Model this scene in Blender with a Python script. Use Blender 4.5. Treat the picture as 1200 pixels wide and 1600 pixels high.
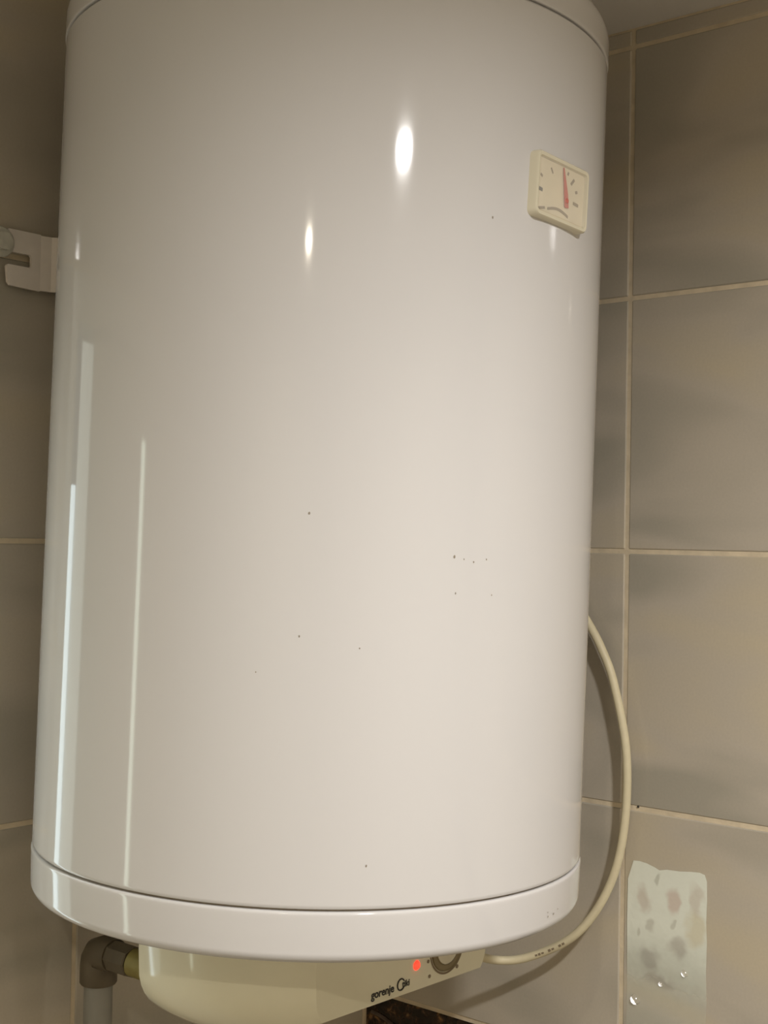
import bpy, bmesh, math, random
from mathutils import Vector, Matrix

random.seed(7)
for o in list(bpy.data.objects):
    bpy.data.objects.remove(o, do_unlink=True)
scene = bpy.context.scene
COL = scene.collection
PI = math.pi

# ------------------------------------------------------------------ camera
# World: corner of the two tiled walls at x=0, y=0; heater wall is y=0, right wall is x=0, floor z=0.
cam_d = bpy.data.cameras.new('camera')
cam = bpy.data.objects.new('camera', cam_d)
COL.objects.link(cam)
CX = Vector((0.6540, -0.7563, 0.0170))
CF = Vector((0.7561, 0.6542, 0.0188))
CF.normalize()
CX = (CX - CX.dot(CF) * CF).normalized()
CU = CX.cross(CF)
m = Matrix((CX, CU, -CF)).transposed().to_4x4()
m.translation = Vector((-1.1737, -1.0324, 1.75))
cam.matrix_world = m
cam_d.sensor_fit = 'VERTICAL'
cam_d.sensor_height = 24.0
cam_d.sensor_width = 18.0
cam_d.lens = 2133.9 / 1600 * 24.0
cam_d.clip_start = 0.02
scene.camera = cam

# ------------------------------------------------------------------ world, exposure
w = bpy.data.worlds.new('world')
scene.world = w
w.use_nodes = True
w.node_tree.nodes['Background'].inputs[0].default_value = (0.9, 0.95, 1.0, 1)
w.node_tree.nodes['Background'].inputs[1].default_value = 0.25
scene.view_settings.view_transform = 'Standard'
scene.view_settings.look = 'None'
scene.view_settings.gamma = 1
scene.view_settings.exposure = 0.0
scene.view_settings.use_curve_mapping = False

CEIL = 2.2594
LAMPS = [((-0.735, -1.215), 14.4, 0.044, (1.0, 0.975, 0.945)),
         ((-1.61, -1.15), 4.6, 0.022, (1.0, 0.90, 0.72))]

# ------------------------------------------------------------------ materials
def s2l(c):
    return tuple(((v / 255) / 12.92 if v / 255 <= 0.04045 else ((v / 255 + 0.055) / 1.055) ** 2.4) for v in c)

def mat(name, col, rough=0.5, spec=0.5, metal=0.0, emit=None, estr=0.0, coat=0.0, noise=0.0, nscale=40.0, bump=0.0, bscale=60.0):
    mt = bpy.data.materials.new(name)
    mt.use_nodes = True
    nt = mt.node_tree
    b = nt.nodes['Principled BSDF']
    b.inputs['Base Color'].default_value = (*col, 1)
    b.inputs['Roughness'].default_value = rough
    b.inputs['Specular IOR Level'].default_value = spec
    b.inputs['Metallic'].default_value = metal
    b.inputs['Coat Weight'].default_value = coat
    if emit:
        b.inputs['Emission Color'].default_value = (*emit, 1)
        b.inputs['Emission Strength'].default_value = estr
    tc = None
    if noise or bump:
        tc = nt.nodes.new('ShaderNodeTexCoord')
    if noise:
        n = nt.nodes.new('ShaderNodeTexNoise')
        n.inputs['Scale'].default_value = nscale
        n.inputs['Detail'].default_value = 4
        nt.links.new(tc.outputs['Object'], n.inputs['Vector'])
        r = nt.nodes.new('ShaderNodeValToRGB')
        r.color_ramp.elements[0].position = 0.3
        r.color_ramp.elements[1].position = 0.7
        r.color_ramp.elements[0].color = (*[c * (1 - noise) for c in col], 1)
        r.color_ramp.elements[1].color = (*[min(1, c * (1 + noise * 0.6)) for c in col], 1)
        nt.links.new(n.outputs['Fac'], r.inputs['Fac'])
        nt.links.new(r.outputs['Color'], b.inputs['Base Color'])
    if bump:
        n2 = nt.nodes.new('ShaderNodeTexNoise')
        n2.inputs['Scale'].default_value = bscale
        n2.inputs['Detail'].default_value = 3
        nt.links.new(tc.outputs['Object'], n2.inputs['Vector'])
        bp = nt.nodes.new('ShaderNodeBump')
        bp.inputs['Strength'].default_value = bump
        bp.inputs['Distance'].default_value = 0.001
        nt.links.new(n2.outputs['Fac'], bp.inputs['Height'])
        nt.links.new(bp.outputs['Normal'], b.inputs['Normal'])
    return mt

def tile_material(name, warm, grey, dark, scale=1.0):
    """glossy ceramic with soft smoky marble veins, each tile shifted by its own random value"""
    mt = bpy.data.materials.new(name)
    mt.use_nodes = True
    nt = mt.node_tree
    N, L = nt.nodes, nt.links
    b = N['Principled BSDF']
    tc = N.new('ShaderNodeTexCoord')
    oi = N.new('ShaderNodeObjectInfo')
    mul = N.new('ShaderNodeVectorMath'); mul.operation = 'SCALE'
    mul.inputs[0].default_value = (7.3, 3.1, 11.7)
    L.new(oi.outputs['Random'], mul.inputs['Scale'])
    add = N.new('ShaderNodeVectorMath'); add.operation = 'ADD'
    L.new(tc.outputs['Object'], add.inputs[0]); L.new(mul.outputs[0], add.inputs[1])
    mp = N.new('ShaderNodeMapping')
    mp.inputs['Rotation'].default_value = (0.25, 0.25, 0)
    mp.inputs['Scale'].default_value = (3.0 * scale, 3.0 * scale, 9.0 * scale)
    L.new(add.outputs[0], mp.inputs['Vector'])
    n1 = N.new('ShaderNodeTexNoise')
    n1.inputs['Scale'].default_value = 1.1; n1.inputs['Detail'].default_value = 2.5
    n1.inputs['Roughness'].default_value = 0.4; n1.inputs['Distortion'].default_value = 0.7
    L.new(mp.outputs[0], n1.inputs['Vector'])
    r1 = N.new('ShaderNodeValToRGB')
    e = r1.color_ramp.elements
    e[0].position = 0.32; e[0].color = (*dark, 1)
    e[1].position = 0.68; e[1].color = (*warm, 1)
    k = e.new(0.5); k.color = (*grey, 1)
    L.new(n1.outputs['Fac'], r1.inputs['Fac'])
    n2 = N.new('ShaderNodeTexNoise')
    n2.inputs['Scale'].default_value = 400; n2.inputs['Detail'].default_value = 1
    L.new(tc.outputs['Object'], n2.inputs['Vector'])
    hv = N.new('ShaderNodeHueSaturation')
    mr = N.new('ShaderNodeMapRange')
    mr.inputs['To Min'].default_value = 0.95; mr.inputs['To Max'].default_value = 1.04
    L.new(n2.outputs['Fac'], mr.inputs['Value'])
    L.new(mr.outputs[0], hv.inputs['Value'])
    L.new(r1.outputs['Color'], hv.inputs['Color'])
    L.new(hv.outputs['Color'], b.inputs['Base Color'])
    b.inputs['Roughness'].default_value = 0.09
    b.inputs['Specular IOR Level'].default_value = 0.5
    n3 = N.new('ShaderNodeTexNoise'); n3.inputs['Scale'].default_value = 9
    L.new(add.outputs[0], n3.inputs['Vector'])
    bp = N.new('ShaderNodeBump'); bp.inputs['Strength'].default_value = 0.12; bp.inputs['Distance'].default_value = 0.002
    L.new(n3.outputs['Fac'], bp.inputs['Height']); L.new(bp.outputs['Normal'], b.inputs['Normal'])
    return mt

M = {}
M['tile'] = tile_material('beige_marble_tile', s2l((207, 195, 170)), s2l((200, 191, 176)), s2l((178, 172, 158)))
M['grout'] = mat('cream_grout', s2l((228, 213, 186)), 0.85, 0.2, noise=0.12, nscale=60, bump=0.5, bscale=300)
M['enamel'] = mat('white_enamel', (0.685, 0.672, 0.668), 0.07, 0.5, bump=0.05, bscale=7)
M['cap'] = mat('white_cap_plastic', (0.69, 0.677, 0.675), 0.08, 0.5, bump=0.03, bscale=20)
M['groove'] = mat('tan_seam_gasket', s2l((170, 158, 140)), 0.7, 0.2)  # gasket in the seam, one even tan
M['cream'] = mat('yellowed_cream_plastic', s2l((240, 235, 210)), 0.10, 0.5, noise=0.04, nscale=15)
M['cream2'] = mat('cream_bezel_plastic', s2l((226, 219, 196)), 0.22, 0.5)
M['dial'] = mat('aged_dial_face', s2l((232, 220, 192)), 0.6, 0.3, noise=0.08, nscale=40)
M['needle'] = mat('faded_red_needle', s2l((205, 70, 48)), 0.5)
M['ink'] = mat('black_print', (0.03, 0.028, 0.025), 0.6)
M['inkfaint'] = mat('faded_brown_print', s2l((140, 124, 100)), 0.6)
M['knobring'] = mat('brown_knob_groove', s2l((138, 124, 92)), 0.5)  # ring around the knob, one even brown
M['led'] = mat('red_indicator_lens', (0.9, 0.05, 0.02), 0.3, emit=(1.0, 0.05, 0.025), estr=1.6)
M['cable'] = mat('cream_cable_jacket', s2l((228, 217, 184)), 0.42, 0.4, noise=0.04, nscale=120)
M['steel'] = mat('painted_bracket_steel', s2l((244, 236, 228)), 0.45, 0.4, noise=0.05, nscale=60)
M['zinc'] = mat('zinc_bolt', s2l((212, 210, 198)), 0.4, 0.5, metal=0.1, noise=0.1, nscale=150)
M['pipe'] = mat('grey_plastic_pipe', s2l((148, 146, 138)), 0.4, 0.4, noise=0.06, nscale=40)
M['fitting'] = mat('dull_grey_fitting', s2l((104, 94, 76)), 0.5, 0.4, noise=0.15, nscale=60)
M['brass'] = mat('tarnished_brass', s2l((150, 138, 76)), 0.45, 0.5, metal=0.25, noise=0.2, nscale=80)
M['ceiling'] = mat('matte_ceiling_paint', s2l((246, 242, 236)), 0.9, 0.2, noise=0.03, nscale=6)
M['wallpaint'] = mat('warm_white_wall_paint', s2l((232, 224, 208)), 0.6, 0.3, noise=0.03, nscale=4)
M['paint'] = mat('white_door_paint', s2l((226, 224, 214)), 0.35)
M['lampring'] = mat('chrome_lamp_ring', (0.75, 0.74, 0.72), 0.2, metal=1.0)
M['floor'] = tile_material('brown_floor_tile', s2l((120, 104, 84)), s2l((108, 94, 78)), s2l((90, 78, 64)))
M['streakgreen'] = mat('greenish_streak_glow', (0.6, 0.66, 0.6), 0.3, emit=(0.86, 1.0, 0.84), estr=5.0)  # glowing pane colours from here on, added to streak the tank
M['streakblue'] = mat('bluish_streak_glow', (0.6, 0.66, 0.7), 0.2, emit=(0.80, 0.96, 1.0), estr=3.6)
M['streakdim'] = mat('dim_streak_glow', (0.6, 0.64, 0.6), 0.3, emit=(0.92, 1.0, 0.92), estr=1.1)
M['speck'] = mat('dirt_speck', s2l((150, 140, 126)), 0.8)

def lamp_glow(col, strength):
    return mat('lit_lamp_lens', (0.9, 0.9, 0.9), 0.4, emit=col, estr=strength)

def listello_material():
    mt = bpy.data.materials.new('dark_brown_marble_border')
    mt.use_nodes = True
    nt = mt.node_tree; N, L = nt.nodes, nt.links
    b = N['Principled BSDF']
    tc = N.new('ShaderNodeTexCoord')
    n = N.new('ShaderNodeTexNoise'); n.inputs['Scale'].default_value = 75; n.inputs['Detail'].default_value = 5
    n.inputs['Roughness'].default_value = 0.6; n.inputs['Distortion'].default_value = 0.4
    L.new(tc.outputs['Object'], n.inputs['Vector'])
    r = N.new('ShaderNodeValToRGB'); e = r.color_ramp.elements
    e[0].position = 0.42; e[0].color = (*s2l((26, 18, 14)), 1)
    e[1].position = 0.74; e[1].color = (*s2l((164, 122, 74)), 1)
    k = e.new(0.56); k.color = (*s2l((60, 42, 28)), 1)
    L.new(n.outputs['Fac'], r.inputs['Fac']); L.new(r.outputs['Color'], b.inputs['Base Color'])
    b.inputs['Roughness'].default_value = 0.2
    return mt
M['listello'] = listello_material()
M['listello_plain'] = mat('slate_blue_border_inlay', s2l((98, 84, 74)), 0.25, noise=0.3, nscale=70)

def reflection_patch_material():
    """tile reflection painted on a thin glossy sheet: pale green-white with faded pink and grey blotches, see-through towards the bottom"""
    mt = bpy.data.materials.new('painted_tile_reflection')
    mt.use_nodes = True
    nt = mt.node_tree; N, L = nt.nodes, nt.links
    b = N['Principled BSDF']; out = N['Material Output']
    tc = N.new('ShaderNodeTexCoord')
    n0 = N.new('ShaderNodeTexNoise'); n0.inputs['Scale'].default_value = 55; n0.inputs['Detail'].default_value = 2
    L.new(tc.outputs['Object'], n0.inputs['Vector'])
    wob = N.new('ShaderNodeVectorMath'); wob.operation = 'SCALE'; wob.inputs['Scale'].default_value = 0.020
    sub = N.new('ShaderNodeVectorMath'); sub.operation = 'SUBTRACT'; sub.inputs[1].default_value = (0.5, 0.5, 0.5)
    L.new(n0.outputs['Color'], sub.inputs[0]); L.new(sub.outputs[0], wob.inputs[0])
    pos = N.new('ShaderNodeVectorMath'); pos.operation = 'ADD'
    L.new(tc.outputs['Object'], pos.inputs[0]); L.new(wob.outputs[0], pos.inputs[1])
    base = s2l((249, 253, 240))
    cur = N.new('ShaderNodeRGB'); cur.outputs[0].default_value = (*base, 1)
    col = cur.outputs[0]
    # blotches: y, z (wall coordinates), radius y, radius z, colour, weight
    bl = [(-0.356, 1.4055, 0.010, 0.014, (196, 170, 152), 0.85), (-0.389, 1.4085, 0.0075, 0.015, (204, 164, 150), 0.95),
          (-0.414, 1.4120, 0.009, 0.018, (204, 184, 166), 0.8), (-0.374, 1.4255, 0.004, 0.006, (160, 158, 138), 0.8),
          (-0.3665, 1.3815, 0.005, 0.008, (176, 168, 152), 0.8), (-0.365, 1.347, 0.013, 0.014, (168, 158, 148), 0.9),
          (-0.397, 1.364, 0.013, 0.012, (172, 160, 148), 0.9), (-0.413, 1.386, 0.013, 0.018, (216, 200, 156), 0.9),
          (-0.376, 1.329, 0.018, 0.007, (170, 158, 146), 0.8), (-0.352, 1.374, 0.003, 0.004, (166, 160, 140), 0.7),
          (-0.391, 1.386, 0.003, 0.004, (166, 160, 140), 0.7)]
    for (y, z, ry, rz, c, wt) in bl:
        s = N.new('ShaderNodeVectorMath'); s.operation = 'SUBTRACT'; s.inputs[1].default_value = (0, y + 0.384, z - 1.30)
        L.new(pos.outputs[0], s.inputs[0])
        d = N.new('ShaderNodeVectorMath'); d.operation = 'MULTIPLY'; d.inputs[1].default_value = (0, 1 / ry, 1 / rz)
        L.new(s.outputs[0], d.inputs[0])
        ln = N.new('ShaderNodeVectorMath'); ln.operation = 'LENGTH'
        L.new(d.outputs[0], ln.inputs[0])
        mr = N.new('ShaderNodeMapRange'); mr.interpolation_type = 'SMOOTHSTEP'
        mr.inputs['From Min'].default_value = 0.45; mr.inputs['From Max'].default_value = 1.15
        mr.inputs['To Min'].default_value = wt * 0.5; mr.inputs['To Max'].default_value = 0
        L.new(ln.outputs['Value'], mr.inputs['Value'])
        mx = N.new('ShaderNodeMix'); mx.data_type = 'RGBA'
        L.new(mr.outputs[0], mx.inputs[0]); L.new(col, mx.inputs[6]); mx.inputs[7].default_value = (*s2l(c), 1)
        col = mx.outputs[2]
    L.new(col, b.inputs['Base Color'])
    b.inputs['Roughness'].default_value = 0.12
    # opacity: painted reflection at the top, fading out lower down
    sp = N.new('ShaderNodeSeparateXYZ'); L.new(pos.outputs[0], sp.inputs[0])
    mz = N.new('ShaderNodeMapRange'); mz.interpolation_type = 'SMOOTHSTEP'
    mz.inputs['From Min'].default_value = 0.005; mz.inputs['From Max'].default_value = 0.085
    mz.inputs['To Min'].default_value = 0.12; mz.inputs['To Max'].default_value = 0.95
    L.new(sp.outputs['Z'], mz.inputs['Value']); L.new(mz.outputs[0], b.inputs['Alpha'])
    nb = N.new('ShaderNodeTexNoise'); nb.inputs['Scale'].default_value = 110; nb.inputs['Detail'].default_value = 2
    L.new(tc.outputs['Object'], nb.inputs['Vector'])
    bp = N.new('ShaderNodeBump'); bp.inputs['Strength'].default_value = 0.35; bp.inputs['Distance'].default_value = 0.001
    L.new(nb.outputs['Fac'], bp.inputs['Height']); L.new(bp.outputs['Normal'], b.inputs['Normal'])
    return mt
M['reflection_patch'] = reflection_patch_material()
M['glint'] = mat('clear_glint_facet', s2l((214, 206, 188)), 0.15, 0.7)  # clear facets added for glints in the painted reflection
M['glint'].node_tree.nodes['Principled BSDF'].inputs['Alpha'].default_value = 0.45

# ------------------------------------------------------------------ helpers
def link(name, me, material=None, parent=None, loc=(0, 0, 0), smooth=None):
    o = bpy.data.objects.new(name, me)
    COL.objects.link(o)
    o.location = loc
    if material is not None and not me.materials:
        me.materials.append(material)
    if parent is not None:
        o.parent = parent
    if smooth is not None:
        for p in me.polygons:
            p.use_smooth = True
        me.set_sharp_from_angle(angle=math.radians(smooth))
    return o

def empty(name, loc=(0, 0, 0)):
    o = bpy.data.objects.new(name, None)
    o.empty_display_size = 0.05
    COL.objects.link(o)
    o.location = loc
    return o

def tag(o, label=None, cat=None, group=None, kind=None):
    if label: o['label'] = label
    if cat: o['category'] = cat
    if group: o['group'] = group
    if kind: o['kind'] = kind
    return o

def bm_mesh(bm, name):
    bmesh.ops.recalc_face_normals(bm, faces=bm.faces)
    me = bpy.data.meshes.new(name)
    bm.to_mesh(me)
    bm.free()
    return me

def lathe(profile, seg=64, name='lathe', xf=None):
    """profile: (r, z) list; r == 0 closes with a pole"""
    bm = bmesh.new()
    rings = []
    for r, z in profile:
        if r <= 1e-9:
            rings.append([bm.verts.new((0, 0, z))])
        else:
            rings.append([bm.verts.new((r * math.cos(2 * PI * i / seg), r * math.sin(2 * PI * i / seg), z)) for i in range(seg)])
    for a, b in zip(rings[:-1], rings[1:]):
        for i in range(seg):
            j = (i + 1) % seg
            if len(a) == 1 and len(b) == 1:
                continue
            if len(a) == 1:
                bm.faces.new((a[0], b[i], b[j]))
            elif len(b) == 1:
                bm.faces.new((a[i], a[j], b[0]))
            else:
                bm.faces.new((a[i], a[j], b[j], b[i]))
    if xf is not None:
        bmesh.ops.transform(bm, matrix=xf, verts=bm.verts)
    return bm

def box_bm(x0, x1, y0, y1, z0, z1, bev=0.0, seg=1):
    bm = bmesh.new()
    v = [bm.verts.new((x, y, z)) for x in (x0, x1) for y in (y0, y1) for z in (z0, z1)]
    for f in ((0, 1, 3, 2), (4, 6, 7, 5), (0, 4, 5, 1), (2, 3, 7, 6), (0, 2, 6, 4), (1, 5, 7, 3)):
        bm.faces.new([v[i] for i in f])
    bmesh.ops.recalc_face_normals(bm, faces=bm.faces)
    if bev:
        bmesh.ops.bevel(bm, geom=list(bm.edges), offset=bev, segments=seg, affect='EDGES', profile=0.5)
    return bm

def prism_bm(pts, d0, d1, fn):
    """polygon pts (a, b) extruded from depth d0 to d1; fn(a, b, d) -> xyz"""
    bm = bmesh.new()
    A = [bm.verts.new(fn(a, b, d0)) for a, b in pts]
    B = [bm.verts.new(fn(a, b, d1)) for a, b in pts]
    n = len(pts)
    bm.faces.new(A)
    bm.faces.new(B[::-1])
    for i in range(n):
        j = (i + 1) % n
        bm.faces.new((A[i], B[i], B[j], A[j]))
    return bm

def catmull(pts, n=12):
    out = []
    P = [Vector(p) for p in pts]
    P = [P[0] * 2 - P[1]] + P + [P[-1] * 2 - P[-2]]
    for i in range(1, len(P) - 2):
        a, b, c, d = P[i - 1:i + 3]
        for k in range(n):
            t = k / n
            out.append(0.5 * ((2 * b) + (c - a) * t + (2 * a - 5 * b + 4 * c - d) * t * t + (3 * b - a - 3 * c + d) * t ** 3))
    out.append(P[-2])
    return out

def tube_bm(path, r, seg=16, cap=True):
    bm = bmesh.new()
    rings = []
    up = None
    for i, p in enumerate(path):
        t = (path[min(i + 1, len(path) - 1)] - path[max(i - 1, 0)]).normalized()
        if up is None:
            up = t.orthogonal().normalized()
        up = (up - up.dot(t) * t).normalized()
        sd = t.cross(up)
        rr = r[i] if isinstance(r, (list, tuple)) else r
        rings.append([bm.verts.new(p + (up * math.cos(2 * PI * k / seg) + sd * math.sin(2 * PI * k / seg)) * rr) for k in range(seg)])
    for a, b in zip(rings[:-1], rings[1:]):
        for k in range(seg):
            j = (k + 1) % seg
            bm.faces.new((a[k], a[j], b[j], b[k]))
    if cap:
        bm.faces.new(rings[0][::-1])
        bm.faces.new(rings[-1])
    return bm

def text_mesh(body, size, depth, xf, name):
    cu = bpy.data.curves.new(name, 'FONT')
    cu.body = body
    cu.size = size
    cu.extrude = depth
    cu.offset = size * 0.022
    cu.resolution_u = 3
    tmp = bpy.data.objects.new(name, cu)
    COL.objects.link(tmp)
    dg = bpy.context.evaluated_depsgraph_get()
    dg.update()
    me = bpy.data.meshes.new_from_object(tmp.evaluated_get(dg))
    bpy.data.objects.remove(tmp, do_unlink=True)
    me.transform(xf)
    me.name = name
    return me

FRONT = Matrix(((1, 0, 0, 0), (0, 0, -1, 0), (0, 1, 0, 0), (0, 0, 0, 1)))   # z of a flat thing -> -y, y -> z

# ------------------------------------------------------------------ room shell
RX, RY = -2.2, -2.05          # room reaches x = RX and y = RY
GAP = 0.0045                  # grout joint
TW, TH = 0.3335, 0.25
Z0 = 1.7405                   # height of one horizontal joint (others every 0.25 m)
DX0, DX1, DZ = -1.20, -0.565, 1.985   # opening for the added door in the heater wall, out of view

def struct(name, bm, material):
    o = link(name, bm_mesh(bm, name), material)
    o['kind'] = 'structure'
    return o

floor = struct('floor', box_bm(RX - .1, .1, RY - .1, .1, -0.1, 0), M['floor'])
ceiling = struct('ceiling', box_bm(RX - .1, .1, RY - .1, .1, CEIL, CEIL + 0.1), M['ceiling'])
REC = 0.0012                  # joints lie this far behind the tile faces
wall_right = struct('wall_right', box_bm(REC, 0.1, RY - .1, 0.1, 0, CEIL), M['grout'])
bm = box_bm(DX1, 0.1, REC, 0.1, 0, CEIL)
for b2 in (box_bm(RX - .1, DX0, REC, 0.1, 0, CEIL), box_bm(DX0, DX1, REC, 0.1, DZ, CEIL)):
    tmpm = bm_mesh(b2, 't'); bm.from_mesh(tmpm)
wall_back = struct('wall_back', bm, M['grout'])
wall_left = struct('wall_left', box_bm(RX - .1, RX, RY - .1, .1, 0, CEIL), M['wallpaint'])
wall_front = struct('wall_front', box_bm(RX - .1, .1, RY - .1, RY, 0, CEIL), M['wallpaint'])

tile_cache = {}
def tile_mesh(w_, h_, axis, matkey):
    key = (round(w_, 4), round(h_, 4), axis, matkey)
    if key not in tile_cache:
        t = 0.007
        if axis == 'x':
            bm = box_bm(0, t, -w_ / 2, w_ / 2, -h_ / 2, h_ / 2, min(0.0011, h_ * .2))
        else:
            bm = box_bm(-w_ / 2, w_ / 2, 0, t, -h_ / 2, h_ / 2, min(0.0011, h_ * .2))
        me = bm_mesh(bm, 'tile')
        me.materials.append(M[matkey])
        tile_cache[key] = me
    return tile_cache[key]

def lay(parent, axis, a0, a1, z0, z1, matkey='tile', name='tile'):
    g = GAP / 2
    w_, h_ = abs(a1 - a0) - GAP, (z1 - z0) - GAP
    if w_ < 0.004 or h_ < 0.003:
        return None
    c, z = (a0 + a1) / 2, (z0 + z1) / 2
    me = tile_mesh(w_, h_, axis, matkey)
    j = random.uniform(-0.00025, 0.00025)
    o = link(name, me, None, parent, (j, c, z) if axis == 'x' else (c, j, z))
    o.rotation_euler = (random.uniform(-1, 1) * 0.0006, random.uniform(-1, 1) * 0.0006, 0)
    return o

LIST_H = 0.075
LIST_TOP = Z0 - 2 * TH - 0.0035     # dark decorative border, right wall only
def rows_right():
    zs = [CEIL] + [Z0 + k * TH for k in (2, 1, 0, -1)] + [LIST_TOP]
    r = [(zs[i + 1], zs[i], 'tile') for i in range(len(zs) - 1)]
    r.append((LIST_TOP - LIST_H, LIST_TOP, 'listello'))
    z = LIST_TOP - LIST_H
    while z > 0.02:
        r.append((max(0, z - TH), z, 'tile')); z -= TH
    return r
def rows_back():
    zs = [CEIL] + [Z0 + 0.001 + k * TH for k in range(2, -7, -1)] + [0]
    return [(zs[i + 1], zs[i]) for i in range(len(zs) - 1)]

cols = [0.0]
while cols[-1] > RY + 0.01:
    cols.append(max(RY, cols[-1] - TW))
for (z0, z1, key) in rows_right():
    for a, b in zip(cols[1:], cols[:-1]):
        t = lay(wall_right, 'x', a, b, z0, z1, key, 'border_tile' if key == 'listello' else 'tile')
        if key == 'listello':
            # raised wavy inlay and framing strips on the border tile
            hh = (LIST_H - GAP) / 2
            for sgn in (-1, 1):
                pts = [Vector((-0.0006, a - b + 0.012 + i / 30 * (TW - 0.024) - (a - b) / 2, sgn * (hh * 0.30 * math.cos(i / 30 * 4 * PI) + hh * 0.12) + 0)) for i in range(31)]
                s = link('inlay_vine', bm_mesh(tube_bm(pts, 0.0022, 6), 'inlay_vine'), M['listello_plain'], t)
cb = [0.0, -0.0695, -0.403]
while cb[-1] > RX + 0.01:
    cb.append(max(RX, cb[-1] - TW))
for (z0, z1) in rows_back():
    for a, b in zip(cb[1:], cb[:-1]):
        segs = [(a, b, z0, z1)]
        if z0 < DZ:
            if a < DX1 and b > DX0:
                segs = []
                if b > DX1: segs.append((DX1, b, z0, z1))
                if a < DX0: segs.append((a, DX0, z0, z1))
                if z1 > DZ: segs.append((max(a, DX0), min(b, DX1), DZ, z1))
        for s in segs:
            lay(wall_back, 'y', *s)
# small dark chip in the joint above the cable
chip = lathe([(0, 0.0010), (0.0008, 0.0008), (0.0013, 0)], 8)
o = link('grout_chip', bm_mesh(chip, 'grout_chip'), M['ink'], wall_right, (0.0004, -0.3501, 1.4925))
o.rotation_euler = (0, -PI / 2, 0)

# made-up white door out of view; glowing panes added for streaks on the tank
streak_door = empty('streak_door_1', (-0.88, 0, 0)); streak_door['kind'] = 'structure'
def dp(name, x0, x1, y0, y1, z0, z1, key, parent=None, bev=0.002):
    me = bm_mesh(box_bm(x0 + .88, x1 + .88, y0, y1, z0, z1, bev), name)
    return link(name, me, M[key], parent or streak_door)
dp('added_jamb', DX1 - 0.028, DX1, -0.004, 0.1, 0, DZ, 'paint')
dp('added_jamb', DX0, DX0 + 0.028, -0.004, 0.1, 0, DZ, 'paint')
dp('added_head', DX0 + 0.028, DX1 - 0.028, -0.004, 0.1, DZ - 0.045, DZ, 'paint')
dp('side_streak_pane', DX1 - 0.047, DX1 - 0.030, 0.002, 0.01, 1.31, DZ - 0.19, 'streakblue', bev=0)
dp('door_leaf', DX0 + 0.03, -1.025, 0.002, 0.04, 0.01, DZ - 0.05, 'paint')
dp('door_rail', DX1 - 0.100, DX1 - 0.030, 0.002, 0.04, 0.01, 1.308, 'paint')
dp('door_leaf', -0.98, DX1 - 0.100, 0.002, 0.04, 0.01, DZ - 0.05, 'paint')
dp('door_rail', -1.025, -0.98, 0.002, 0.04, 1.86, DZ - 0.05, 'paint')
dp('door_rail', -1.025, -0.98, 0.002, 0.04, 0.01, 1.22, 'paint')
dp('dim_streak_pane', DX1 - 0.098, DX1 - 0.052, 0.008, 0.014, 1.31, DZ - 0.06, 'streakdim', bev=0)
dp('streak_pane', -1.024, -0.981, 0.01, 0.016, 1.222, 1.858, 'streakgreen', bev=0)

# ------------------------------------------------------------------ ceiling lamps
for i, ((lx, ly), watts, rad, colr) in enumerate(LAMPS):
    e = empty('ceiling_lamp', (lx, ly, CEIL))
    tag(e, ['larger white recessed ceiling lamp in front of the heater', 'smaller warm recessed ceiling lamp to the left of the larger one'][i], 'lamp', 'recessed ceiling lamps')
    link('ring', bm_mesh(lathe([(rad + .004, -0.002), (rad + .006, -0.012), (rad + .02, -0.010), (rad + .026, 0.0), (rad + .004, 0.0), (rad + .004, -0.002)], 48), 'ring'), M['lampring'], e, smooth=40)
    link('lens', bm_mesh(lathe([(0, -0.005), (rad + .004, -0.004), (rad + .004, -0.002), (0, -0.002)], 48), 'lens'), lamp_glow(colr, 6), e)
    ld = bpy.data.lights.new('lamp_light', 'AREA')
    ld.shape = 'DISK'; ld.size = rad * 2; ld.spread = math.radians(167); ld.energy = watts; ld.color = colr
    lo = bpy.data.objects.new('lamp_light', ld); COL.objects.link(lo); lo.parent = e; lo.location = (0, 0, -0.012)

# ------------------------------------------------------------------ water heater
R = 0.2257
AX = Vector((0.0144, -0.0152, 0.9998)).normalized()
BX = (Vector((1, 0, 0)) - AX * AX.x).normalized()
BY = AX.cross(BX)
HB = -0.382                              # lowest point below the reference height on the axis
A0 = Vector((-0.3366, -0.2378, 1.75))
heater = empty('water_heater')
hm = Matrix((BX, BY, AX)).transposed().to_4x4()
hm.translation = A0 + AX * HB
heater.matrix_world = hm
tag(heater, 'large white cylindrical wall-hung electric water heater in the tiled corner', 'water heater')
OFF = Vector((0, 0, -HB))

def hpart(name, me, material, parent=heater, smooth=None, loc=None):
    return link(name, me, material, parent, OFF if (loc is None and parent is heater) else (loc or (0, 0, 0)), smooth)

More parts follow.
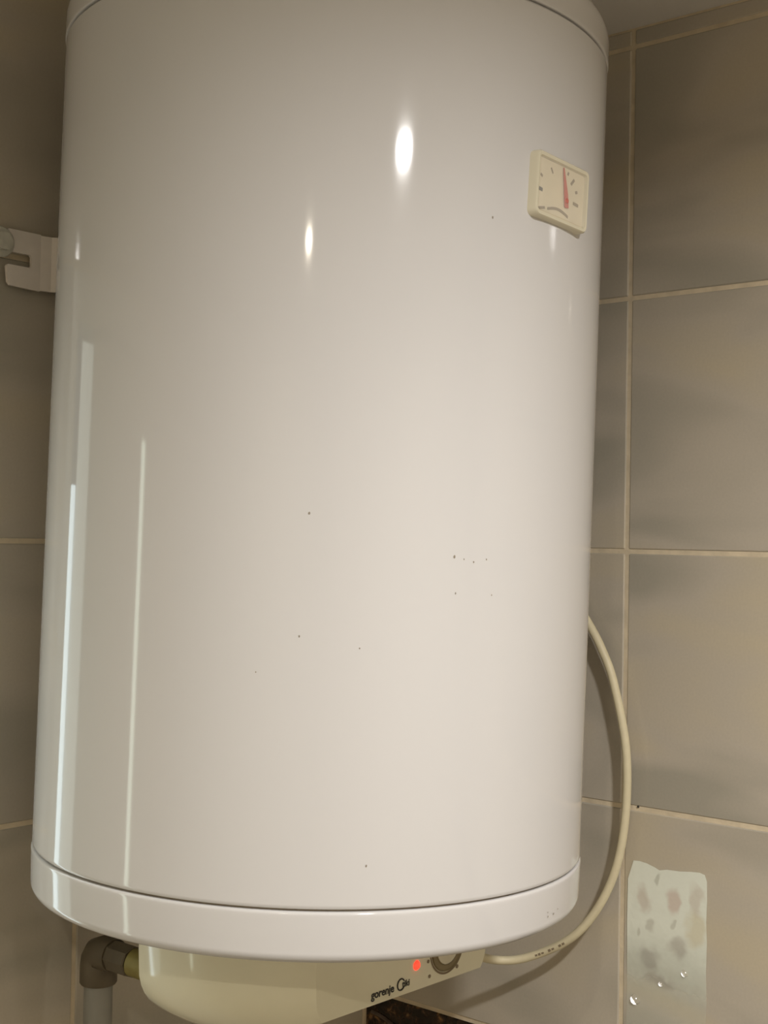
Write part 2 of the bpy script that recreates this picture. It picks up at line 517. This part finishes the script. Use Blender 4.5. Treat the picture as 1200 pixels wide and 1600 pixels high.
SEG = 160
ZB, ZT = -0.2526, 0.3937
hpart('tank_body', bm_mesh(lathe([(R - .012, ZT - .0006), (R - .0012, ZT - .0006), (R, ZT - .0022), (R, ZT - .004), (R, ZT - .006), (R, 0.2), (R, 0.0), (R, -0.12), (R, ZB + .005), (R, ZB + .0034), (R, ZB + .0018), (R - .0008, ZB + .0006), (R - .012, ZB + .0006)], SEG), 'tank_body'), M['enamel'], smooth=35)
def arc(r0, z0, rad, a0, a1, n=8):
    return [(r0 + rad * math.cos(math.radians(a0 + (a1 - a0) * i / n)), z0 + rad * math.sin(math.radians(a0 + (a1 - a0) * i / n))) for i in range(n + 1)]
RC = R + 0.0006
hpart('bottom_cap', bm_mesh(lathe([(R - .012, ZB - .0012), (RC - .002, ZB - .0012)] + arc(RC - .002, ZB - .0032, .002, 90, 0, 4) + [(RC, ZB - .0045), (RC, ZB - .006), (RC - .0006, -0.2795), (RC - .0007, -0.2810)] + arc(RC - .0087, -0.2818, .008, 0, -80, 10) + [(RC - .03, -0.2908), (0.10, -0.2915), (0, -0.2915)], SEG), 'bottom_cap'), M['cap'], smooth=35)
hpart('top_cap', bm_mesh(lathe([(R - .012, ZT + .0007), (RC - .002, ZT + .0007)] + arc(RC - .0012, ZT + .0019, .0012, -90, 0, 4) + [(RC, ZT + .0045), (RC, ZT + .006), (RC, 0.4085), (RC, 0.4105)] + arc(RC - .020, 0.412, .020, 0, 82, 10) + [(RC - .05, 0.434), (0.10, 0.437), (0, 0.437)], SEG), 'top_cap'), M['cap'], smooth=35)
for zz in (ZB, ZT):
    hpart('seam_gasket', bm_mesh(lathe([(R - .004, zz - .003), (R - .004, zz + .003), (R - .014, zz + .003), (R - .014, zz - .003), (R - .004, zz - .003)], SEG), 'seam_gasket'), M['groove'], smooth=35)

# control housing under the tank: round tub with a flat front panel
HR, HD, HPB = 0.1535, 0.112, -0.3560
prof = [(HR - .002, -0.286), (HR, -0.300), (HR, -0.322), (HR - .001, -0.338)]
prof += [(HR - .001 - .046 * (1 - math.cos(math.radians(a))), -0.338 - .042 * math.sin(math.radians(a))) for a in range(10, 91, 10)]
prof += [(0.05, -0.3812), (0, -0.3815)]
bm = lathe(prof, 96)
def cut(bm, co, no):
    geom = list(bm.verts) + list(bm.edges) + list(bm.faces)
    res = bmesh.ops.bisect_plane(bm, geom=geom, dist=1e-6, plane_co=co, plane_no=no, clear_outer=True)
    ed = [e for e in res['geom_cut'] if isinstance(e, bmesh.types.BMEdge)]
    bmesh.ops.triangle_fill(bm, edges=ed, use_beauty=True, use_dissolve=True) if False else None
    return ed
# top rim closed first so that every cut loop closes
rim = [e for e in bm.edges if e.is_boundary]
bmesh.ops.contextual_create(bm, geom=rim)
for co, no in (((0, -HD, 0), (0, -1, 0)), ((0, -HD, HPB), (0, -0.20, -0.98)), ((0, 0.035, 0), (0, 1, 0))):
    ed = cut(bm, co, no)
    ed = [e for e in ed if e.is_valid and e.is_boundary]
    if ed:
        bmesh.ops.contextual_create(bm, geom=ed)
bmesh.ops.dissolve_degenerate(bm, dist=1e-6, edges=bm.edges)
housing = hpart('control_housing', bm_mesh(bm, 'control_housing'), M['cream'], smooth=22)
bv = housing.modifiers.new('bevel', 'BEVEL'); bv.width = 0.0022; bv.segments = 3; bv.limit_method = 'ANGLE'; bv.angle_limit = math.radians(25)
housing['label'] = 'cream plastic control housing under the tank'
# front panel details (sub-parts of the housing)
def panel(name, bm, key, x, z, smooth=None):
    me = bm_mesh(bm, name)
    me.transform(FRONT)
    return link(name, me, M[key], housing, (x, -HD - 0.0002, z), smooth)
led = lathe([(0, .0022), (.0024, .0018), (.0036, .0006), (.0039, 0)], 24)
o = panel('indicator_light', led, 'led', 0.0112, -0.3362, 60); o['label'] = 'glowing red indicator light'
ring = lathe([(.0205, 0), (.0212, .0006), (.0222, 0)], 48)
panel('knob_outline', ring, 'inkfaint', 0.0497, -0.3290)
kr = lathe([(.0140, .0014), (.0150, .0004), (.0185, .0003), (.0195, .0012), (.0200, 0)], 48)
panel('knob_recess', kr, 'knobring', 0.0497, -0.3290, 40)
kb = lathe([(0, .0018), (.0128, .0017), (.0138, .0012), (.0140, .0002)], 48)
panel('control_knob', kb, 'cream2', 0.0497, -0.3290, 40)
for (x, z, rr) in ((0.0258, -0.3362, .0015), (0.0282, -0.3485, .0015), (0.0640, -0.3480, .0017)):
    panel('scale_dot', lathe([(0, .0003), (rr, .0002), (rr, 0)], 12), 'inkfaint', x, z)
TXT = Matrix.Translation((-0.0425, -HD - 0.0003, -0.3508)) @ FRONT
t1 = text_mesh('gorenje', 0.0088, 0.0001, TXT, 'lettering')
link('lettering', t1, M['ink'], housing)['label'] = 'black brand lettering'
t2 = text_mesh('tiki', 0.0072, 0.0001, Matrix.Translation((-0.0058, -HD - 0.0003, -0.3498)) @ FRONT, 'lettering_second_word')
link('lettering_second_word', t2, M['ink'], housing)
cpath = [Vector((-0.0075 + 0.0042 * math.cos(math.radians(a)), -HD - 0.0003, -0.3472 + 0.0044 * math.sin(math.radians(a)))) for a in range(35, 331, 12)]
link('emblem_arc', bm_mesh(tube_bm(cpath, 0.0006, 8), 'emblem_arc'), M['ink'], housing)

# thermometer on the upper front
TX, TZ, TWD, THT = 0.0025, 0.2610, 0.0340, 0.0240
th = hpart('thermometer', None or bpy.data.meshes.new('thermometer'), None, loc=(TX, 0, TZ - HB))
th.rotation_euler = (0, math.radians(2.0), 0)
def rrect(w_, h_, r, n=5):
    p = []
    for sx, sy, a0 in ((1, 1, 0), (-1, 1, 90), (-1, -1, 180), (1, -1, 270)):
        for i in range(n + 1):
            a = math.radians(a0 + 90 * i / n)
            p.append((sx * (w_ - r) + r * math.cos(a), sy * (h_ - r) + r * math.sin(a)))
    return p
def loops(bm, specs, close_last=True, close_first=False):
    """specs: (half w, half h, corner radius, depth y) stacked outlines"""
    rings = [[bm.verts.new((x, y, z)) for x, z in rrect(w_, h_, r)] for (w_, h_, r, y) in specs]
    n = len(rings[0])
    for a, b in zip(rings[:-1], rings[1:]):
        for i in range(n):
            j = (i + 1) % n
            bm.faces.new((a[i], a[j], b[j], b[i]))
    if close_last: bm.faces.new(rings[-1])
    if close_first: bm.faces.new(rings[0][::-1])
bm = bmesh.new()
FY = -0.2312
loops(bm, [(TWD + .0006, THT + .0006, .005, -0.214), (TWD, THT, .005, FY + .0015), (TWD - .0012, THT - .0012, .004, FY), (TWD - .0026, THT - .0036, .003, FY + .0003), (TWD - .0030, THT - .0042, .0028, FY + .0032)], True, True)
me = bm_mesh(bm, 'thermometer'); me.materials.append(M['cream2'])
th.data = me
for p in me.polygons: p.use_smooth = True
me.set_sharp_from_angle(angle=math.radians(50))
th['label'] = 'yellowed rectangular dial thermometer'
def tpart(name, bm_or_me, key, loc=(0, 0, 0)):
    me = bm_or_me if isinstance(bm_or_me, bpy.types.Mesh) else bm_mesh(bm_or_me, name)
    return link(name, me, M[key], th, loc)
bm = bmesh.new()
loops(bm, [(TWD - .0031, THT - .0043, .0025, FY + .0032), (TWD - .0031, THT - .0043, .0025, FY + .0026)], True, True)
tpart('dial_face', bm, 'dial')
DYF = FY + .0025
def flat(pts, d=0.0003, y=DYF):
    return prism_bm(pts, y, y - d, lambda a, b, dd: (a, dd, b))
PX, PZ = 0.0050 + 0.0035 - TX, 0.2560 - TZ
needle = [(PX - .0012, PZ - .0052), (PX + .0038, PZ - .0046), (PX + .0022, PZ + .005), (PX - .0044, PZ + .0240), (PX - .0054, PZ + .0237), (PX - .0026, PZ + .004)]
tpart('needle', flat(needle, .0004, DYF - .0006), 'needle')['label'] = 'faded red pointer'
tpart('needle_hub', lathe([(0, .0016), (.0018, .0014), (.0022, 0)], 16, xf=Matrix.Translation((PX, DYF - .0008, PZ)) @ FRONT), 'needle')
def tick(x, z, ang, ln, wd, key):
    c, s = math.cos(math.radians(ang)), math.sin(math.radians(ang))
    x -= TX - 0.0035; z -= TZ
    pts = [(x + c * ln * u - s * wd * v, z + s * ln * u + c * wd * v) for u, v in ((-.5, -.5), (.5, -.5), (.5, .5), (-.5, .5))]
    tpart('scale_tick', flat(pts), key)
tick(-0.0285, 0.2572, -4, .0070, .0026, 'ink')
tick(-0.0270, 0.2674, -25, .0028, .0018, 'inkfaint')
tick(-0.0140, 0.2740, -55, .0045, .0012, 'inkfaint')
tick(0.0071, 0.2771, 70, .0024, .0016, 'inkfaint')
tick(0.0135, 0.2724, 48, .0060, .0020, 'inkfaint')
tick(0.0191, 0.2660, 22, .0026, .0022, 'inkfaint')
tick(0.0189, 0.2568, -4, .0070, .0022, 'inkfaint')
tick(-0.0255, 0.2437, 14, .0095, .0020, 'inkfaint')
arcp = [(-.0175 + .027 * i / 12, 0.2450 + .0026 * math.sin(PI * i / 12)) for i in range(13)]
ap = [(x + 0.0035 - TX, z - TZ + .0010) for x, z in arcp] + [(x + 0.0035 - TX, z - TZ - .0010) for x, z in arcp[::-1]]
tpart('scale_arc', flat(ap), 'inkfaint')
# clear cover
gm = bpy.data.materials.new('clear_thermometer_cover'); gm.use_nodes = True
gb = gm.node_tree.nodes['Principled BSDF']
gb.inputs['Base Color'].default_value = (1, .97, .9, 1); gb.inputs['Roughness'].default_value = 0.12
gb.inputs['Alpha'].default_value = 0.16; gb.inputs['Specular IOR Level'].default_value = 0.5
M['clear'] = gm
bm = bmesh.new()
loops(bm, [(TWD - .0030, THT - .0040, .003, FY + .0008), (TWD - .0032, THT - .0042, .003, FY - .0004), (TWD - .0060, THT - .0070, .003, FY - .0010)], True, True)
tpart('clear_cover', bm, 'clear')

# mounting bracket behind the tank, open slot at its left end
bx0, bz0, bz1 = -0.4968, 1.9632, 2.0136
sl0, sl1, slx = 1.9825, 1.9938, -0.4712
out = [(-0.462, bz0), (-0.462, bz1), (bx0 + .002, bz1), (bx0, bz1 - .002), (bx0, sl1)]
out += [(slx - .0015, sl1), (slx, sl1 - .002), (slx, sl0 + .002), (slx - .0015, sl0), (bx0 + .0015, sl0), (bx0, sl0 - .002), (bx0 + .0016, bz0 + .004), (bx0 + .004, bz0 + .0012)]
bm = prism_bm(out, -0.0085, -0.0055, lambda a, b, d: (a, d, b))
# bend away from the wall to the tank
side = [(-0.462, -0.0085), (-0.452, -0.0105), (-0.437, -0.022), (-0.400, -0.060), (-0.3975, -0.0575), (-0.4345, -0.018), (-0.4505, -0.0072), (-0.462, -0.0055)]
b2 = prism_bm(side, bz0 + .0008, bz1 - .0008, lambda a, b, d: (a, b, d))
tm = bm_mesh(b2, 't'); bm.from_mesh(tm)
me = bm_mesh(bm, 'mounting_bracket')
me.transform(hm.inverted())
link('mounting_bracket', me, M['steel'], heater)['label'] = 'flat steel mounting bracket with an open slot'

# dirt specks on the enamel
bm = bmesh.new()
specks = [(-.0105, -22, .0016, R), (-.0137, -17.9, .0011, R), (-.0116, -15.1, .001, R), (-.0359, -21.5, .0011, R), (-.0369, -13.6, .0009, R), (.0155, -48.6, .0014, R), (-.068, -49.5, .0012, R),
          (-.0749, -39, .0009, R), (-.2225, -36.4, .0012, R), (.2304, -16.5, .0014, R), (-.0935, -56.8, .0008, R), (-.012, -20, .0008, R),
          (-.2768, 6.4, .0011, RC), (-.2765, 8.7, .0012, RC), (-.2745, 10.6, .0009, RC), (-.2735, 6.2, .0008, RC)]
for z, an, rr, rad in specks:
    a = math.radians(an)
    n = Vector((math.sin(a), -math.cos(a), 0)); sdv = Vector((math.cos(a), math.sin(a), 0))
    c = n * (rad + 0.00012) + Vector((0, 0, z))
    if rad > R: c = n * (rad - max(0, (-.2765 - z)) * .2 + .00012) + Vector((0, 0, z))
    rr *= 0.8
    vs = [bm.verts.new(c + sdv * rr * .7 * math.cos(t) * random.uniform(.7, 1.1) + Vector((0, 0, rr * math.sin(t))) * random.uniform(.7, 1.1)) for t in [i * PI / 4 for i in range(8)]]
    top = bm.verts.new(c + n * 0.0002)
    for i in range(8):
        bm.faces.new((vs[i], vs[(i + 1) % 8], top))
o = hpart('dirt_specks', bm_mesh(bm, 'dirt_specks'), M['speck']); o['kind'] = 'stuff'

# ------------------------------------------------------------------ anchor bolt in the bracket slot
bolt = empty('anchor_bolt', (-0.5035, -0.0085, 2.0005))
tag(bolt, 'grey anchor bolt with round washer at the end of the bracket', 'bolt')
link('washer', bm_mesh(lathe([(.003, 0), (.003, .002), (.0125, .002), (.0134, .0012), (.0134, 0), (.003, 0)], 32, xf=FRONT), 'washer'), M['zinc'], bolt, smooth=40)
hexp = [(0.0085 * math.cos(i * PI / 3), 0.0085 * math.sin(i * PI / 3)) for i in range(6)]
link('hex_head', bm_mesh(prism_bm(hexp, -.002, -.0075, lambda a, b, d: (a, d, b)), 'hex_head'), M['zinc'], bolt)
link('shank', bm_mesh(lathe([(0, -.04), (.0042, -.04), (.0042, .0005), (0, .0005)], 16, xf=FRONT), 'shank'), M['zinc'], bolt)

# ------------------------------------------------------------------ water pipe with elbow, left under the tank
PXW, PYW, PZE = -0.4140, -0.050, 1.3740
pipe = empty('water_pipe', (PXW, PYW, 0))
tag(pipe, 'grey water pipe with elbow fitting rising to the underside of the tank', 'pipe')
def ppart(name, path, r, key, seg=20, smooth=35):
    me = bm_mesh(tube_bm([Vector(p) for p in path], r, seg), name)
    return link(name, me, M[key], pipe, smooth=smooth)
ppart('riser', [(0, 0, 0.02), (0, 0, PZE - 0.02)], 0.0127, 'pipe', 28)
# elbow: socket downwards, bend, socket towards the room
ppart('elbow', [(0, 0, PZE - .0225), (0, 0, PZE - .0210), (0, 0, PZE - .006), (0, -.0008, PZE - .001), (0, -.0032, PZE + .0035), (0, -.0085, PZE + .0055), (0, -.016, PZE + .006), (0, -.022, PZE + .0060)],
      [.0155, .0165, .0165, .0164, .0160, .0154, .0146, .0142], 'fitting', 28)
ppart('union_nut', [(0, -.021, PZE + .0060), (0, -.0225, PZE + .0060), (0, -.047, PZE + .0060), (0, -.0485, PZE + .0060)], [.0126, .0136, .0136, .0126], 'fitting', 8, 20)
ppart('nipple', [(0, -.048, PZE + .0060), (0.004, -.075, PZE + .0040), (0.012, -.100, PZE + .0040), (0.025, -.120, PZE + .022), (0.035, -.130, PZE + .045), (0.037, -.132, 1.464)],
      [.0120, .0120, .0115, .0115, .0115, .0115], 'brass')

# ------------------------------------------------------------------ power cable
cab = [(-0.2150, -0.2150, 1.4000), (-0.150, -0.2000, 1.3650), (-0.100, -0.2140, 1.3460), (-0.060, -0.2260, 1.3310), (-0.040, -0.2540, 1.3360), (-0.030, -0.3000, 1.3650), (-0.020, -0.3295, 1.4120),
       (-0.016, -0.3440, 1.4700), (-0.016, -0.3460, 1.5440), (-0.015, -0.3305, 1.6105), (-0.015, -0.3160, 1.6440), (-0.014, -0.3000, 1.6680), (-0.012, -0.2700, 1.7060), (-0.012, -0.2400, 1.7500), (-0.012, -0.232, 1.800)]
cpts = catmull(cab, 14)
CR = 0.0042
cord = link('power_cable', bm_mesh(tube_bm(cpts, CR, 20), 'power_cable'), M['cable'], smooth=60)
tag(cord, 'cream power cable looping down beside the tank along the right wall', 'cable')
# faint dark printing on the jacket
camp = Vector((-1.1737, -1.0324, 1.75))
bm = bmesh.new()
i0 = 14 * 4 + 2
for k in range(9):
    i = i0 + k
    if k in (3, 6): continue
    p, q = cpts[i], cpts[i + 1]
    t = (q - p).normalized()
    v = (camp - p).normalized(); v = (v - v.dot(t) * t).normalized()
    u = t.cross(v)
    hgt = [.0009, .0011, .0008, 0, .0012, .0009, 0, .0011, .0010][k]
    nrm = (v * 0.97 + u * 0.15).normalized()
    c0 = p + nrm * (CR + .00008); c1 = p + (q - p) * 0.72 + nrm * (CR + .00008)
    vs = [bm.verts.new(c0 - u * hgt), bm.verts.new(c1 - u * hgt), bm.verts.new(c1 + u * hgt), bm.verts.new(c0 + u * hgt)]
    ws = [bm.verts.new(x.co + nrm * .00008) for x in vs]
    bm.faces.new(vs[::-1]); bm.faces.new(ws)
    for a in range(4):
        b = (a + 1) % 4
        bm.faces.new((vs[a], vs[b], ws[b], ws[a]))
link('printed_marking', bm_mesh(bm, 'printed_marking'), M['inkfaint'], cord)['label'] = 'smudged dark printing on the jacket'

# ------------------------------------------------------------------ pale reflection in the tile under the cable loop, painted on a sheet
outl = [(-0.3405, 1.4215), (-0.3465, 1.4400), (-0.3530, 1.4405), (-0.3610, 1.4395), (-0.3700, 1.4370), (-0.3745, 1.4352), (-0.3830, 1.4372), (-0.3960, 1.4378), (-0.4080, 1.4395), (-0.4170, 1.4402), (-0.4225, 1.4390), (-0.4248, 1.4330),
        (-0.4252, 1.415), (-0.4246, 1.395), (-0.4256, 1.375), (-0.4250, 1.350), (-0.4258, 1.320), (-0.4252, 1.300), (-0.4262, 1.262),
        (-0.3900, 1.2605), (-0.3400, 1.2620), (-0.3412, 1.300), (-0.3408, 1.340), (-0.3402, 1.380)]
bm = prism_bm([(y + 0.384, z - 1.30) for y, z in outl], -0.0005, -0.0009, lambda a, b, d: (d, a, b))
reflection_patch = link('painted_reflection_sheet', bm_mesh(bm, 'painted_reflection_sheet'), M['reflection_patch'], None, (0, -0.384, 1.30))
tag(reflection_patch, 'pale greenish reflection with faded pink blotches, painted on a thin sheet over the right wall tile', 'painted reflection')

# small facets added and aimed at the ceiling lamp for the reflection's bright spots
lampp = Vector((LAMPS[0][0][0], LAMPS[0][0][1], CEIL - 0.012))
for (y, z, rr) in ((-0.4041, 1.3440, 0.0034), (-0.3515, 1.3075, 0.0046), (-0.3785, 1.3280, 0.0022)):
    pos = Vector((-0.0012, y, z))
    hv = ((lampp - pos).normalized() + (camp - pos).normalized()).normalized()
    prof_ = [(0, rr * .16), (rr * .45, rr * .125), (rr * .8, rr * .05), (rr, 0), (rr * 1.05, -rr * .2), (rr * 1.1, -rr * .9), (0, -rr * .9)]
    dm = lathe(prof_, 20, xf=hv.to_track_quat('Z', 'Y').to_matrix().to_4x4())
    link('glint_facet', bm_mesh(dm, 'glint_facet'), M['glint'], reflection_patch, pos - Vector((0, -0.384, 1.30)), 50)
